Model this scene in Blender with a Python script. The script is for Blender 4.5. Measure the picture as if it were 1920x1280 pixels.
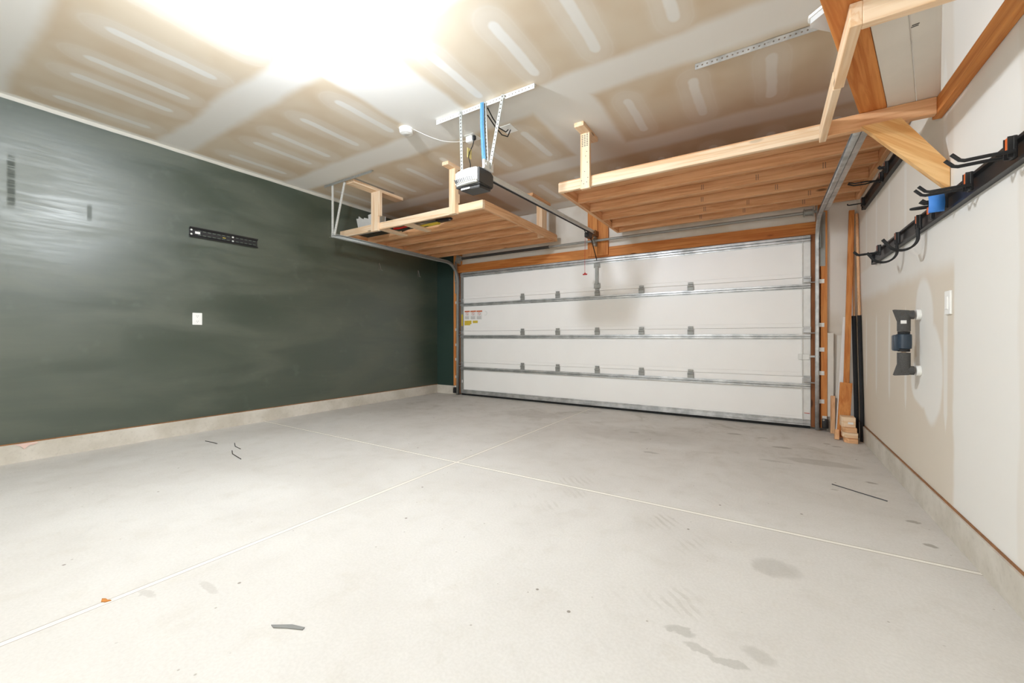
import bpy, bmesh, math, random
from mathutils import Vector, Matrix
random.seed(7)
SC = bpy.context.scene
COL = SC.collection
for o in list(bpy.data.objects):
    bpy.data.objects.remove(o)

# ------------------------------------------------------------ camera, world, light, exposure
TH = math.atan2(482, 762)
cam_d = bpy.data.cameras.new('camera'); cam = bpy.data.objects.new('camera', cam_d); COL.objects.link(cam)
cam.location = (0, 0, 1.0); cam.rotation_euler = (math.pi/2, 0, TH)
cam_d.sensor_width = 36; cam_d.lens = 762/1920*36; cam_d.shift_y = -8/1920
cam_d.clip_start = 0.02
SC.camera = cam
SC.view_settings.view_transform = 'Standard'; SC.view_settings.look = 'None'
SC.view_settings.gamma = 1; SC.view_settings.use_curve_mapping = False
SC.view_settings.exposure = 0.31
SC.cycles.max_bounces = 12; SC.cycles.diffuse_bounces = 8
w = bpy.data.worlds.new('world'); SC.world = w; w.use_nodes = True
w.node_tree.nodes['Background'].inputs[0].default_value = (1, 0.97, 0.93, 1)
w.node_tree.nodes['Background'].inputs[1].default_value = 0.05
LAMP = (-2.13, 1.15)          # the ceiling lamp just above the picture
LAMP_W = 160
LAMP2 = (-1.3, -0.9)          # second ceiling lamp, added unseen behind the camera for fill
FILL_LAMP_W = 12
LAMP_COL = (0.90, 0.985, 1.10)
AREA_FILL_W = 54                # soft fill light added behind the camera to brighten the far end
dl = bpy.data.lights.new('area_fill', 'AREA'); dl.shape = 'RECTANGLE'; dl.size = 3.0; dl.size_y = 2.3
dl.energy = AREA_FILL_W; dl.color = (0.92, 0.99, 1.08)
dlo = bpy.data.objects.new('area_fill', dl); COL.objects.link(dlo)
dlo.location = (-2.0, -1.70, 1.45); dlo.rotation_euler = (math.pi/2, 0, math.pi)

H = 2.91                      # ceiling
XL, XR = -5.08, 0.775         # side walls
YF, YB = 5.50, -1.75          # front wall, back wall

# ------------------------------------------------------------ materials
class NT:
    def __init__(s, name):
        s.m = bpy.data.materials.new(name); s.m.use_nodes = True
        s.t = s.m.node_tree; s.b = s.t.nodes['Principled BSDF']
    def n(s, k, **kw):
        x = s.t.nodes.new(k)
        for a, v in kw.items():
            setattr(x, a, v)
        return x
    def l(s, a, b): s.t.links.new(a, b)
    def sock(s, node_in, v):
        if isinstance(v, (int, float)): node_in.default_value = v
        elif isinstance(v, tuple): node_in.default_value = v if len(v) == len(node_in.default_value) else (*v, 1)
        else: s.l(v, node_in)
    def M(s, op, a, b=0.0, c=0.0, clamp=False):
        x = s.n('ShaderNodeMath', operation=op, use_clamp=clamp)
        s.sock(x.inputs[0], a); s.sock(x.inputs[1], b)
        if len(x.inputs) > 2: s.sock(x.inputs[2], c)
        return x.outputs[0]
    def ss(s, v, lo, hi, a=0.0, b=1.0):          # smoothstep v: lo..hi -> a..b
        x = s.n('ShaderNodeMapRange', interpolation_type='SMOOTHSTEP')
        s.sock(x.inputs[0], v)
        if lo > hi: lo, hi, a, b = hi, lo, b, a
        for i, q in enumerate((lo, hi, a, b)): x.inputs[1+i].default_value = q
        return x.outputs[0]
    def mix(s, f, a, b):
        x = s.n('ShaderNodeMix', data_type='RGBA')
        s.sock(x.inputs[0], f); s.sock(x.inputs[6], a); s.sock(x.inputs[7], b)
        return x.outputs[2]
    def xyz(s):
        tc = s.n('ShaderNodeTexCoord'); sp = s.n('ShaderNodeSeparateXYZ'); s.l(tc.outputs['Object'], sp.inputs[0])
        return tc.outputs['Object'], sp.outputs[0], sp.outputs[1], sp.outputs[2]
    def noise(s, vec, scale, detail=3, rough=0.5, dist=0.0, map_scale=None):
        if map_scale:
            mp = s.n('ShaderNodeMapping'); mp.inputs['Scale'].default_value = map_scale; s.l(vec, mp.inputs[0]); vec = mp.outputs[0]
        x = s.n('ShaderNodeTexNoise'); s.l(vec, x.inputs['Vector'])
        x.inputs['Scale'].default_value = scale; x.inputs['Detail'].default_value = detail
        x.inputs['Roughness'].default_value = rough; x.inputs['Distortion'].default_value = dist
        return x.outputs['Fac']
    def fin(s, col=None, rough=None, metal=None, bump=None, bd=0.02, bs=0.3, spec=None):
        if col is not None: s.sock(s.b.inputs['Base Color'], col)
        if rough is not None: s.sock(s.b.inputs['Roughness'], rough)
        if metal is not None: s.sock(s.b.inputs['Metallic'], metal)
        if spec is not None: s.b.inputs['Specular IOR Level'].default_value = spec
        if bump is not None:
            x = s.n('ShaderNodeBump'); x.inputs['Strength'].default_value = bs; x.inputs['Distance'].default_value = bd
            s.l(bump, x.inputs['Height']); s.l(x.outputs[0], s.b.inputs['Normal'])
        return s.m

def lin(r, g, b):
    f = lambda c: (c/255/12.92) if c/255 <= 0.04045 else ((c/255+0.055)/1.055)**2.4
    return (f(r), f(g), f(b))

def plain(name, rgb, rough=0.5, metal=0.0, var=0.08, scale=14, spec=0.5):
    m = NT(name); v, *_ = m.xyz()
    n = m.noise(v, scale, 3)
    c = lin(*rgb); d = tuple(q*(1-2*var) for q in c); e = tuple(min(1, q*(1+var)) for q in c)
    return m.fin(m.mix(n, d, e), rough, metal, spec=spec)

def wood(name, light, dark, axis, knot=0.8, rough=0.6, rot=None):
    m = NT(name); v, x, y, z = m.xyz()
    if rot:
        rm = m.n('ShaderNodeMapping'); rm.inputs['Rotation'].default_value = rot; m.l(v, rm.inputs[0]); v = rm.outputs[0]
    oi = m.n('ShaderNodeObjectInfo'); ad = m.n('ShaderNodeVectorMath', operation='ADD')
    sc = m.n('ShaderNodeVectorMath', operation='SCALE'); cb = m.n('ShaderNodeCombineXYZ')
    for i in range(3): m.l(oi.outputs['Random'], cb.inputs[i])
    m.l(cb.outputs[0], sc.inputs[0]); sc.inputs['Scale'].default_value = 13.0
    m.l(v, ad.inputs[0]); m.l(sc.outputs[0], ad.inputs[1]); v2 = ad.outputs[0]
    s = [26, 26, 26]; s[axis] = 1.3
    g = m.noise(v2, 1.0, 4, 0.55, 1.2, tuple(s))
    s2 = [90, 90, 90]; s2[axis] = 2.5
    f = m.noise(v2, 1.0, 2, 0.5, 0.3, tuple(s2))
    big = m.noise(v2, 1.1, 2)
    a = m.ss(g, 0.36, 0.68)
    col = m.mix(a, lin(*light), lin(*dark))
    mid = tuple(q*0.75 for q in lin(*dark))
    col = m.mix(m.M('MULTIPLY', m.ss(f, 0.55, 0.8), 0.45), col, mid)
    col = m.mix(m.M('MULTIPLY', m.ss(big, 0.45, 0.75), 0.30), col, lin(*dark))
    ks = [9, 9, 9]; ks[axis] = 2.6
    mp = m.n('ShaderNodeMapping'); mp.inputs['Scale'].default_value = tuple(ks); m.l(v2, mp.inputs[0])
    vo = m.n('ShaderNodeTexVoronoi'); vo.inputs['Scale'].default_value = 1.0; m.l(mp.outputs[0], vo.inputs['Vector'])
    vc = m.n('ShaderNodeSeparateColor'); m.l(vo.outputs['Color'], vc.inputs[0])
    k = m.M('MULTIPLY', m.ss(vo.outputs['Distance'], 0.16, 0.07), m.ss(vc.outputs[0], 0.62, 0.66))
    col = m.mix(m.M('MULTIPLY', k, knot), col, tuple(q*0.25 for q in lin(*dark)))
    return m.fin(col, rough, 0.0, g, 0.002, 0.2, spec=0.3)

PINE_L, PINE_D = (240, 216, 186), (226, 188, 146)
OR_L, OR_D = (213, 145, 80), (186, 110, 52)
pine = [wood('pine_%s' % 'xyz'[i], PINE_L, PINE_D, i) for i in range(3)]
orng = [wood('aged_fir_%s' % 'xyz'[i], OR_L, OR_D, i) for i in range(3)]
tanw = [wood('tan_fir_%s' % 'xyz'[i], (228, 182, 138), (202, 148, 102), i) for i in range(3)]
tan_brace = wood('tan_fir_brace', (232, 190, 132), (206, 150, 88), 0, rot=(0, -math.radians(38), 0))
orange_plank = wood('aged_fir_plank', OR_L, OR_D, 1, 0.0, rot=(0, 0, math.radians(13.95)))
shaded_fir = wood('shaded_fir', (150, 94, 54), (122, 72, 40), 2)  # brown fir of the inner jambs, colour darkened for the shade behind the tracks
endgrain = wood('end_grain', (236, 222, 196), (205, 184, 150), 2, 0.0)
galv = None
def mk_galv():
    m = NT('galvanised_steel'); v, *_ = m.xyz()
    n = m.noise(v, 9, 4, 0.6); n2 = m.noise(v, 60, 2)
    c = m.mix(m.ss(n, 0.3, 0.7), (0.42, 0.425, 0.42), (0.66, 0.66, 0.65))
    return m.fin(c, m.ss(n2, 0.2, 0.8, 0.36, 0.52), 0.8)
galv = mk_galv()
galv_dull = plain('dull_galvanised_steel', (158, 158, 152), 0.55, 0.5)
galv_pale = plain('pale_zinc_steel', (232, 231, 226), 0.5, 0.35)
black_metal = plain('black_powder_coat', (34, 33, 33), 0.42)
black_rubber = plain('black_rubber', (26, 26, 26), 0.7)
foam_black = plain('black_pipe_foam', (84, 82, 79), 0.95, var=0.25, scale=160)
foam_tube = plain('black_foam_sleeve', (30, 30, 31), 0.85)
dark_plastic = plain('dark_grey_plastic', (64, 62, 60), 0.45)
navy_plastic = plain('slate_blue_plastic', (42, 55, 68), 0.35)
white_plastic = plain('white_plastic', (240, 239, 234), 0.35, var=0.02)
white_paint = plain('white_painted_steel', (247, 245, 241), 0.42, var=0.02, scale=3)
cream_board = plain('white_painted_board', (222, 216, 205), 0.6, var=0.06, scale=5)
orange_plastic = plain('orange_plastic', (226, 110, 50), 0.4)
red_plastic = plain('red_plastic', (190, 30, 26), 0.4)
blue_tape = plain('blue_tape', (62, 132, 214), 0.55, var=0.05, scale=40)
blue_film = plain('blue_film', (86, 140, 184), 0.35, var=0.15, scale=60)
yellow_tag = plain('yellow_label', (214, 186, 62), 0.6)
yellow_pale = plain('pale_yellow_tag', (232, 214, 140), 0.6)
orange_label = plain('orange_label', (206, 104, 52), 0.6)
paper = plain('white_label', (232, 230, 226), 0.6, var=0.02)
ink = plain('dark_ink', (90, 86, 80), 0.7)
red_ink = plain('red_ink', (196, 92, 74), 0.7)
steel = plain('bright_steel', (200, 200, 196), 0.25, 0.9)
brown = plain('brown_gap_wood', (150, 104, 64), 0.8, var=0.3, scale=20)
pink = plain('pink_torn_paper', (222, 192, 180), 0.8)
twig_m = plain('dark_twig', (52, 46, 40), 0.8)
leaf_m = plain('dry_leaf', (196, 128, 58), 0.7, var=0.3, scale=80)
rope = plain('pale_rope', (226, 204, 172), 0.8)
cardb = plain('foam_board', (214, 213, 208), 0.7)

def mk_lamp():
    m = NT('lit_lamp_glass'); m.b.inputs['Base Color'].default_value = (0.9, 0.9, 0.88, 1)
    m.b.inputs['Emission Color'].default_value = (*LAMP_COL, 1); m.b.inputs['Emission Strength'].default_value = 9
    return m.m
lamp_glass = mk_lamp()
def mk_clear():
    m = NT('frosted_clear_plastic'); m.b.inputs['Base Color'].default_value = (0.93, 0.94, 0.94, 1)
    m.b.inputs['Roughness'].default_value = 0.22; m.b.inputs['Transmission Weight'].default_value = 0.45
    v, *_ = m.xyz(); n = m.noise(v, 30, 2); return m.fin(None, None, None, n, 0.002, 0.3)
clear = mk_clear()

def mk_ceiling():
    m = NT('taped_drywall_ceiling'); v, x, y, z = m.xyz()
    wob = m.M('SUBTRACT', m.noise(v, 1.6, 3), 0.5); wob2 = m.M('SUBTRACT', m.noise(v, 5, 3), 0.5)
    yw = m.M('ADD', y, m.M('ADD', m.M('MULTIPLY', wob, 0.10), m.M('MULTIPLY', wob2, 0.03)))
    xw = m.M('ADD', x, m.M('ADD', m.M('MULTIPLY', wob, 0.08), m.M('MULTIPLY', wob2, 0.02)))
    def mx(a, b): return m.M('MAXIMUM', a, b)
    # long joints across the room
    band = None
    for c, hw in ((-0.82, .16), (0.40, .16), (1.63, .135), (2.885, .16), (4.11, .14), (5.36, .12)):
        b = m.ss(m.M('ABSOLUTE', m.M('SUBTRACT', yw, c)), hw+.05, hw-.05)
        band = b if band is None else mx(band, b)
    # butt joints (x centre, half width, y range)
    for c, hw, y0, y1 in ((-2.47, .30, 1.55, 2.95), (-1.44, .26, 2.80, 4.15), (-0.35, .3, 0.3, 1.7), (-2.9, .25, 4.1, 5.5)):
        b = m.ss(m.M('ABSOLUTE', m.M('SUBTRACT', xw, c)), hw+.04, hw-.03)
        b = m.M('MULTIPLY', b, m.ss(m.M('ABSOLUTE', m.M('SUBTRACT', y, (y0+y1)/2)), (y1-y0)/2+.02, (y1-y0)/2-.02))
        band = mx(band, b)
    band = mx(band, m.ss(x, XL+.08, XL+.03)); band = mx(band, m.ss(x, XR-.16, XR-.1))
    # screw streaks
    d = None
    for xi in (-4.78, -4.27, -3.93, -3.46, -2.96, -2.43, -1.94, -1.43, -.97, -.48, .015, .5):
        q = m.M('ABSOLUTE', m.M('SUBTRACT', m.M('ADD', x, m.M('MULTIPLY', wob2, .03)), xi))
        d = q if d is None else m.M('MINIMUM', d, q)
    pr = m.M('MODULO', m.M('ADD', y, 1.23*4 - 0.405), 1.235)       # 0..1.235 between joints
    e = m.M('ABSOLUTE', m.M('SUBTRACT', pr, 0.65))
    ee = m.M('MAXIMUM', m.M('SUBTRACT', e, 0.25), 0.0)
    tip = m.M('SQRT', m.M('ADD', m.M('MULTIPLY', d, d), m.M('MULTIPLY', m.M('MULTIPLY', ee, ee), .5)))
    streak = m.ss(tip, .052, .024)
    halo = m.M('MULTIPLY', m.ss(m.M('ADD', tip, m.M('MULTIPLY', wob, .05)), .17, .07), 0.36)
    ring = m.M('MULTIPLY', m.ss(m.M('ABSOLUTE', m.M('SUBTRACT', m.M('ADD', tip, m.M('MULTIPLY', wob, .05)), .115)), .012, .0), 0.10)
    mud = m.M('MAXIMUM', m.M('MAXIMUM', band, m.M('MULTIPLY', streak, 1.0)), m.M('ADD', halo, ring))
    fine = m.noise(v, 40, 3)
    board = m.mix(m.ss(m.noise(v, 2.2, 2), .35, .65), lin(212, 198, 176), lin(204, 186, 160))
    col = m.mix(mud, board, lin(228, 225, 218))
    return m.fin(col, 0.75, 0, m.M('ADD', m.M('MULTIPLY', mud, .5), m.M('MULTIPLY', fine, .15)), .003, .25, spec=.25)

def mk_left():
    m = NT('dark_green_paint'); v, x, y, z = m.xyz()
    n = m.noise(v, 1.0, 4, .6, .6, (1, .9, 3.2)); n2 = m.noise(v, 1.0, 3, .5, .2, (3, 3, 40)); n3 = m.noise(v, 7, 3)
    g = m.mix(m.ss(n, .35, .7), lin(46, 60, 48), lin(68, 76, 62))
    g = m.mix(m.M('MULTIPLY', m.ss(n3, .6, .8), .25), g, lin(92, 100, 90))
    # unpainted strip at the very top of the wall
    edge = m.M('ADD', z, m.M('MULTIPLY', m.M('SUBTRACT', m.noise(v, 3, 3), .5), .012))
    col = m.mix(m.ss(edge, 2.876, 2.880), g, lin(190, 186, 174))
    # dark touch-up dabs near the camera
    dab = m.M('MULTIPLY', m.ss(m.M('ABSOLUTE', m.M('SUBTRACT', y, .60)), .028, .01), m.ss(m.M('ABSOLUTE', m.M('SUBTRACT', z, 2.24)), .24, .15))
    dab = m.M('MULTIPLY', dab, m.ss(m.noise(v, 1, 3, .6, 0, (2, 4, 90)), .3, .55))
    dab2 = m.M('MULTIPLY', m.ss(m.M('ABSOLUTE', m.M('SUBTRACT', y, 1.04)), .02, .008), m.ss(m.M('ABSOLUTE', m.M('SUBTRACT', z, 2.1)), .09, .04))
    dd = m.M('MAXIMUM', dab, m.M('MULTIPLY', dab2, .6))
    col = m.mix(m.M('MULTIPLY', dd, .8), col, lin(34, 44, 38))
    r = m.M('ADD', m.ss(m.M('ADD', m.M('MULTIPLY', n, .7), m.M('MULTIPLY', n2, .3)), .32, .68, .33, .52), m.M('MULTIPLY', dd, .25))
    m.b.inputs['Coat Weight'].default_value = .85; m.l(m.M('ADD', r, .02), m.b.inputs['Coat Roughness']); m.b.inputs['Coat Roughness'].default_value = .40; m.b.inputs['Specular Tint'].default_value = (1, .97, .9, 1)
    return m.fin(col, r, 0, n2, .0015, .3, spec=.9)

def mk_right():
    m = NT('mudded_drywall'); v, x, y, z = m.xyz()
    wob = m.M('SUBTRACT', m.noise(v, 2.5, 3), .5)
    zz = m.M('ADD', z, m.M('MULTIPLY', wob, .10)); yy = m.M('ADD', y, m.M('MULTIPLY', wob, .10))
    low = m.M('MULTIPLY', m.ss(zz, 1.43, 1.32), m.ss(yy, 2.86, 2.90))
    near = m.M('MULTIPLY', m.ss(yy, 2.27, 2.24), m.ss(yy, 1.5, 1.53))
    up = m.M('MULTIPLY', m.M('MULTIPLY', m.ss(zz, 1.62, 1.66), m.ss(yy, 2.86, 2.90)), .5)
    raw = m.M('MAXIMUM', m.M('MAXIMUM', low, m.M('MULTIPLY', near, .35)), up)
    raw = m.M('MULTIPLY', raw, m.ss(m.noise(v, .9, 2), .2, .6, .75, 1))
    # streaks of joint compound
    d = None
    for yi in (2.99, 3.72, 4.16, 4.60, 5.02):
        q = m.M('ABSOLUTE', m.M('SUBTRACT', m.M('ADD', y, m.M('MULTIPLY', wob, .03)), yi)); d = q if d is None else m.M('MINIMUM', d, q)
    lo = m.M('ADD', d, m.M('MULTIPLY', m.M('MAXIMUM', m.M('SUBTRACT', m.M('ABSOLUTE', m.M('SUBTRACT', z, .86)), .26), 0.0), .3))
    hi = m.M('ADD', d, m.M('MULTIPLY', m.M('MAXIMUM', m.M('SUBTRACT', m.M('ABSOLUTE', m.M('SUBTRACT', z, 2.05)), .32), 0.0), .3))
    st = m.ss(m.M('MINIMUM', lo, hi), .036, .018)
    # patched area behind the valve
    def ell(cy, cz, ry, rz):
        a = m.M('DIVIDE', m.M('SUBTRACT', yy, cy), ry); b = m.M('DIVIDE', m.M('SUBTRACT', m.M('ADD', z, m.M('MULTIPLY', wob, .12)), cz), rz)
        return m.ss(m.M('ADD', m.M('MULTIPLY', a, a), m.M('MULTIPLY', b, b)), 1.2, .8)
    pt = m.M('MAXIMUM', ell(3.22, .80, .19, .28), ell(3.34, 1.06, .17, .28)); pt = m.M('MAXIMUM', pt, ell(3.40, .74, .20, .16))
    raw = m.M('MULTIPLY', raw, m.M('SUBTRACT', 1.0, m.M('MAXIMUM', m.M('MULTIPLY', st, .8), pt)))
    col = m.mix(raw, lin(228, 225, 218), lin(214, 203, 186))
    return m.fin(col, .7, 0, m.M('MULTIPLY', m.M('ADD', raw, m.noise(v, 30, 3)), .4), .002, .2, spec=.25)

def mk_front():
    m = NT('front_wall_paint'); v, x, y, z = m.xyz()
    wob = m.M('SUBTRACT', m.noise(v, 3, 3), .5)
    n = m.noise(v, 1.2, 3)
    g = m.mix(m.ss(n, .35, .7), lin(32, 52, 45), lin(42, 62, 54))
    wh = m.mix(m.ss(m.noise(v, 1.7, 3), .42, .6), lin(222, 217, 208), lin(206, 196, 180))
    col = m.mix(m.ss(x, -4.60, -4.59), g, wh)
    return m.fin(col, .5, 0, n, .002, .2, spec=.4)

def mk_floor():
    m = NT('worn_concrete'); v, x, y, z = m.xyz()
    n1 = m.noise(v, .9, 5, .6, .4); n2 = m.noise(v, 6, 5, .65, .3); n3 = m.noise(v, 90, 3, .6)
    c = m.mix(m.ss(n1, .35, .7), lin(209, 206, 200), lin(198, 194, 187))
    c = m.mix(m.M('MULTIPLY', m.ss(n2, .5, .75), .25), c, lin(184, 177, 164))
    c = m.mix(m.M('MULTIPLY', m.ss(n3, .3, .7), .16), c, lin(160, 154, 143))
    # dirt collects towards the garage door
    dirt = m.M('MULTIPLY', m.ss(y, 2.4, 5.4), m.ss(m.noise(v, 2.6, 6, .75, .8), .48, .72, .0, .55))
    c = m.mix(dirt, c, lin(150, 142, 126))
    # herring-bone tyre prints, faint
    wv = m.n('ShaderNodeTexWave', bands_direction='DIAGONAL'); wv.inputs['Scale'].default_value = 11; wv.inputs['Distortion'].default_value = 3
    m.l(v, wv.inputs['Vector'])
    trk = None
    for cx in (-1.15, -.35):
        q = m.ss(m.M('ABSOLUTE', m.M('SUBTRACT', m.M('ADD', x, m.M('MULTIPLY', m.M('SUBTRACT', n1, .5), .6)), cx)), .19, .13)
        trk = q if trk is None else m.M('MAXIMUM', trk, q)
    trk = m.M('MULTIPLY', m.M('MULTIPLY', trk, m.ss(wv.outputs['Fac'], .55, .75)), m.ss(m.noise(v, 2.4, 3), .5, .66))
    trk = m.M('MULTIPLY', trk, m.M('MULTIPLY', m.ss(y, 1.1, 1.4), m.ss(y, 2.9, 2.5)))
    c = m.mix(m.M('MULTIPLY', trk, .34), c, lin(150, 143, 128))
    # stains with shapes of their own
    nd = m.M('MULTIPLY', m.M('SUBTRACT', n2, .5), .10)
    def stain(cx, cy, rx, ry, k, colr, soft=.4):
        nonlocal c
        a = m.M('DIVIDE', m.M('SUBTRACT', m.M('ADD', x, nd), cx), rx); b = m.M('DIVIDE', m.M('SUBTRACT', m.M('ADD', y, nd), cy), ry)
        f = m.ss(m.M('ADD', m.M('MULTIPLY', a, a), m.M('MULTIPLY', b, b)), 1.0+soft, 1.0-soft)
        c = m.mix(m.M('MULTIPLY', f, k), c, lin(*colr))
    D = (128, 124, 112)
    stain(.026, 2.10, .085, .075, .30, D, .6); stain(-.255, 1.475, .045, .022, .36, D); stain(-.19, 1.425, .05, .018, .34, D)
    stain(-.11, 1.405, .05, .016, .34, D); stain(-.03, 1.49, .05, .035, .28, D, .6)
    for (cx, cy, rx, ry, k) in ((-1.20, 4.3, .05, .03, .3), (-.87, 3.62, .07, .025, .4), (-.30, 4.78, .06, .03, .5), (.10, 4.42, .075, .03, .5),
                                (.60, 3.68, .035, .022, .6), (.66, 3.02, .03, .018, .55), (.655, 2.72, .03, .02, .6), (-.05, 4.75, .04, .02, .45),
                                (.46, 4.80, .03, .012, .7), (.52, 4.72, .04, .012, .7), (-4.45, 5.3, .12, .03, .5), (-2.6, 4.6, .4, .2, .16), (-1.2, 4.2, .6, .3, .14),
                                (.35, 4.05, .25, .08, .3), (-1.9, .72, .07, .02, .2), (-2.05, .58, .04, .015, .22), (.05, 3.9, .12, .02, .25), (.36, 3.38, .02, .01, .6)):
        stain(cx, cy, rx, ry, k, (118, 110, 96))
    # specks
    vo = m.n('ShaderNodeTexVoronoi'); vo.inputs['Scale'].default_value = 5.5; m.l(v, vo.inputs['Vector'])
    vc = m.n('ShaderNodeSeparateColor'); m.l(vo.outputs['Color'], vc.inputs[0])
    sp = m.M('MULTIPLY', m.ss(vo.outputs['Distance'], .05, .028), m.ss(vc.outputs[1], .38, .42))
    c = m.mix(m.M('MULTIPLY', sp, .75), c, lin(96, 84, 66))
    vo2 = m.n('ShaderNodeTexVoronoi'); vo2.inputs['Scale'].default_value = 14; m.l(v, vo2.inputs['Vector'])
    vc2 = m.n('ShaderNodeSeparateColor'); m.l(vo2.outputs['Color'], vc2.inputs[0])
    sp2 = m.M('MULTIPLY', m.ss(vo2.outputs['Distance'], .075, .04), m.ss(vc2.outputs[0], .7, .74))
    c = m.mix(m.M('MULTIPLY', sp2, .5), c, lin(120, 108, 90))
    # troweled margins of the joints
    jd = m.M('MINIMUM', m.M('ABSOLUTE', m.M('SUBTRACT', x, -2.115)), m.M('ABSOLUTE', m.M('SUBTRACT', y, 2.512)))
    c = m.mix(m.M('MULTIPLY', m.ss(jd, .015, .009), .75), c, lin(236, 232, 222))
    c = m.mix(m.M('MULTIPLY', m.ss(m.M('ABSOLUTE', m.M('SUBTRACT', jd, .014)), .0035, .001), .7), c, lin(128, 116, 96))
    return m.fin(c, m.ss(n2, .3, .7, .55, .75), 0, m.M('ADD', m.M('MULTIPLY', n2, .4), m.M('MULTIPLY', n3, .2)), .003, .18, spec=.3)

def mk_curb():
    m = NT('concrete_stem_wall'); v, *_ = m.xyz()
    n1 = m.noise(v, 3, 5, .6); n2 = m.noise(v, 30, 4, .6)
    c = m.mix(m.ss(n1, .3, .7), lin(212, 206, 195), lin(190, 183, 169)); c = m.mix(m.M('MULTIPLY', m.ss(n2, .5, .8), .3), c, lin(150, 142, 128))
    return m.fin(c, .8, 0, n2, .004, .3, spec=.2)
ceil_m, left_m, right_m, front_m, floor_m, curb_m = mk_ceiling(), mk_left(), mk_right(), mk_front(), mk_floor(), mk_curb()
back_m = plain('back_wall_paint', (222, 218, 210), .7, var=.03, scale=2)

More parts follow.
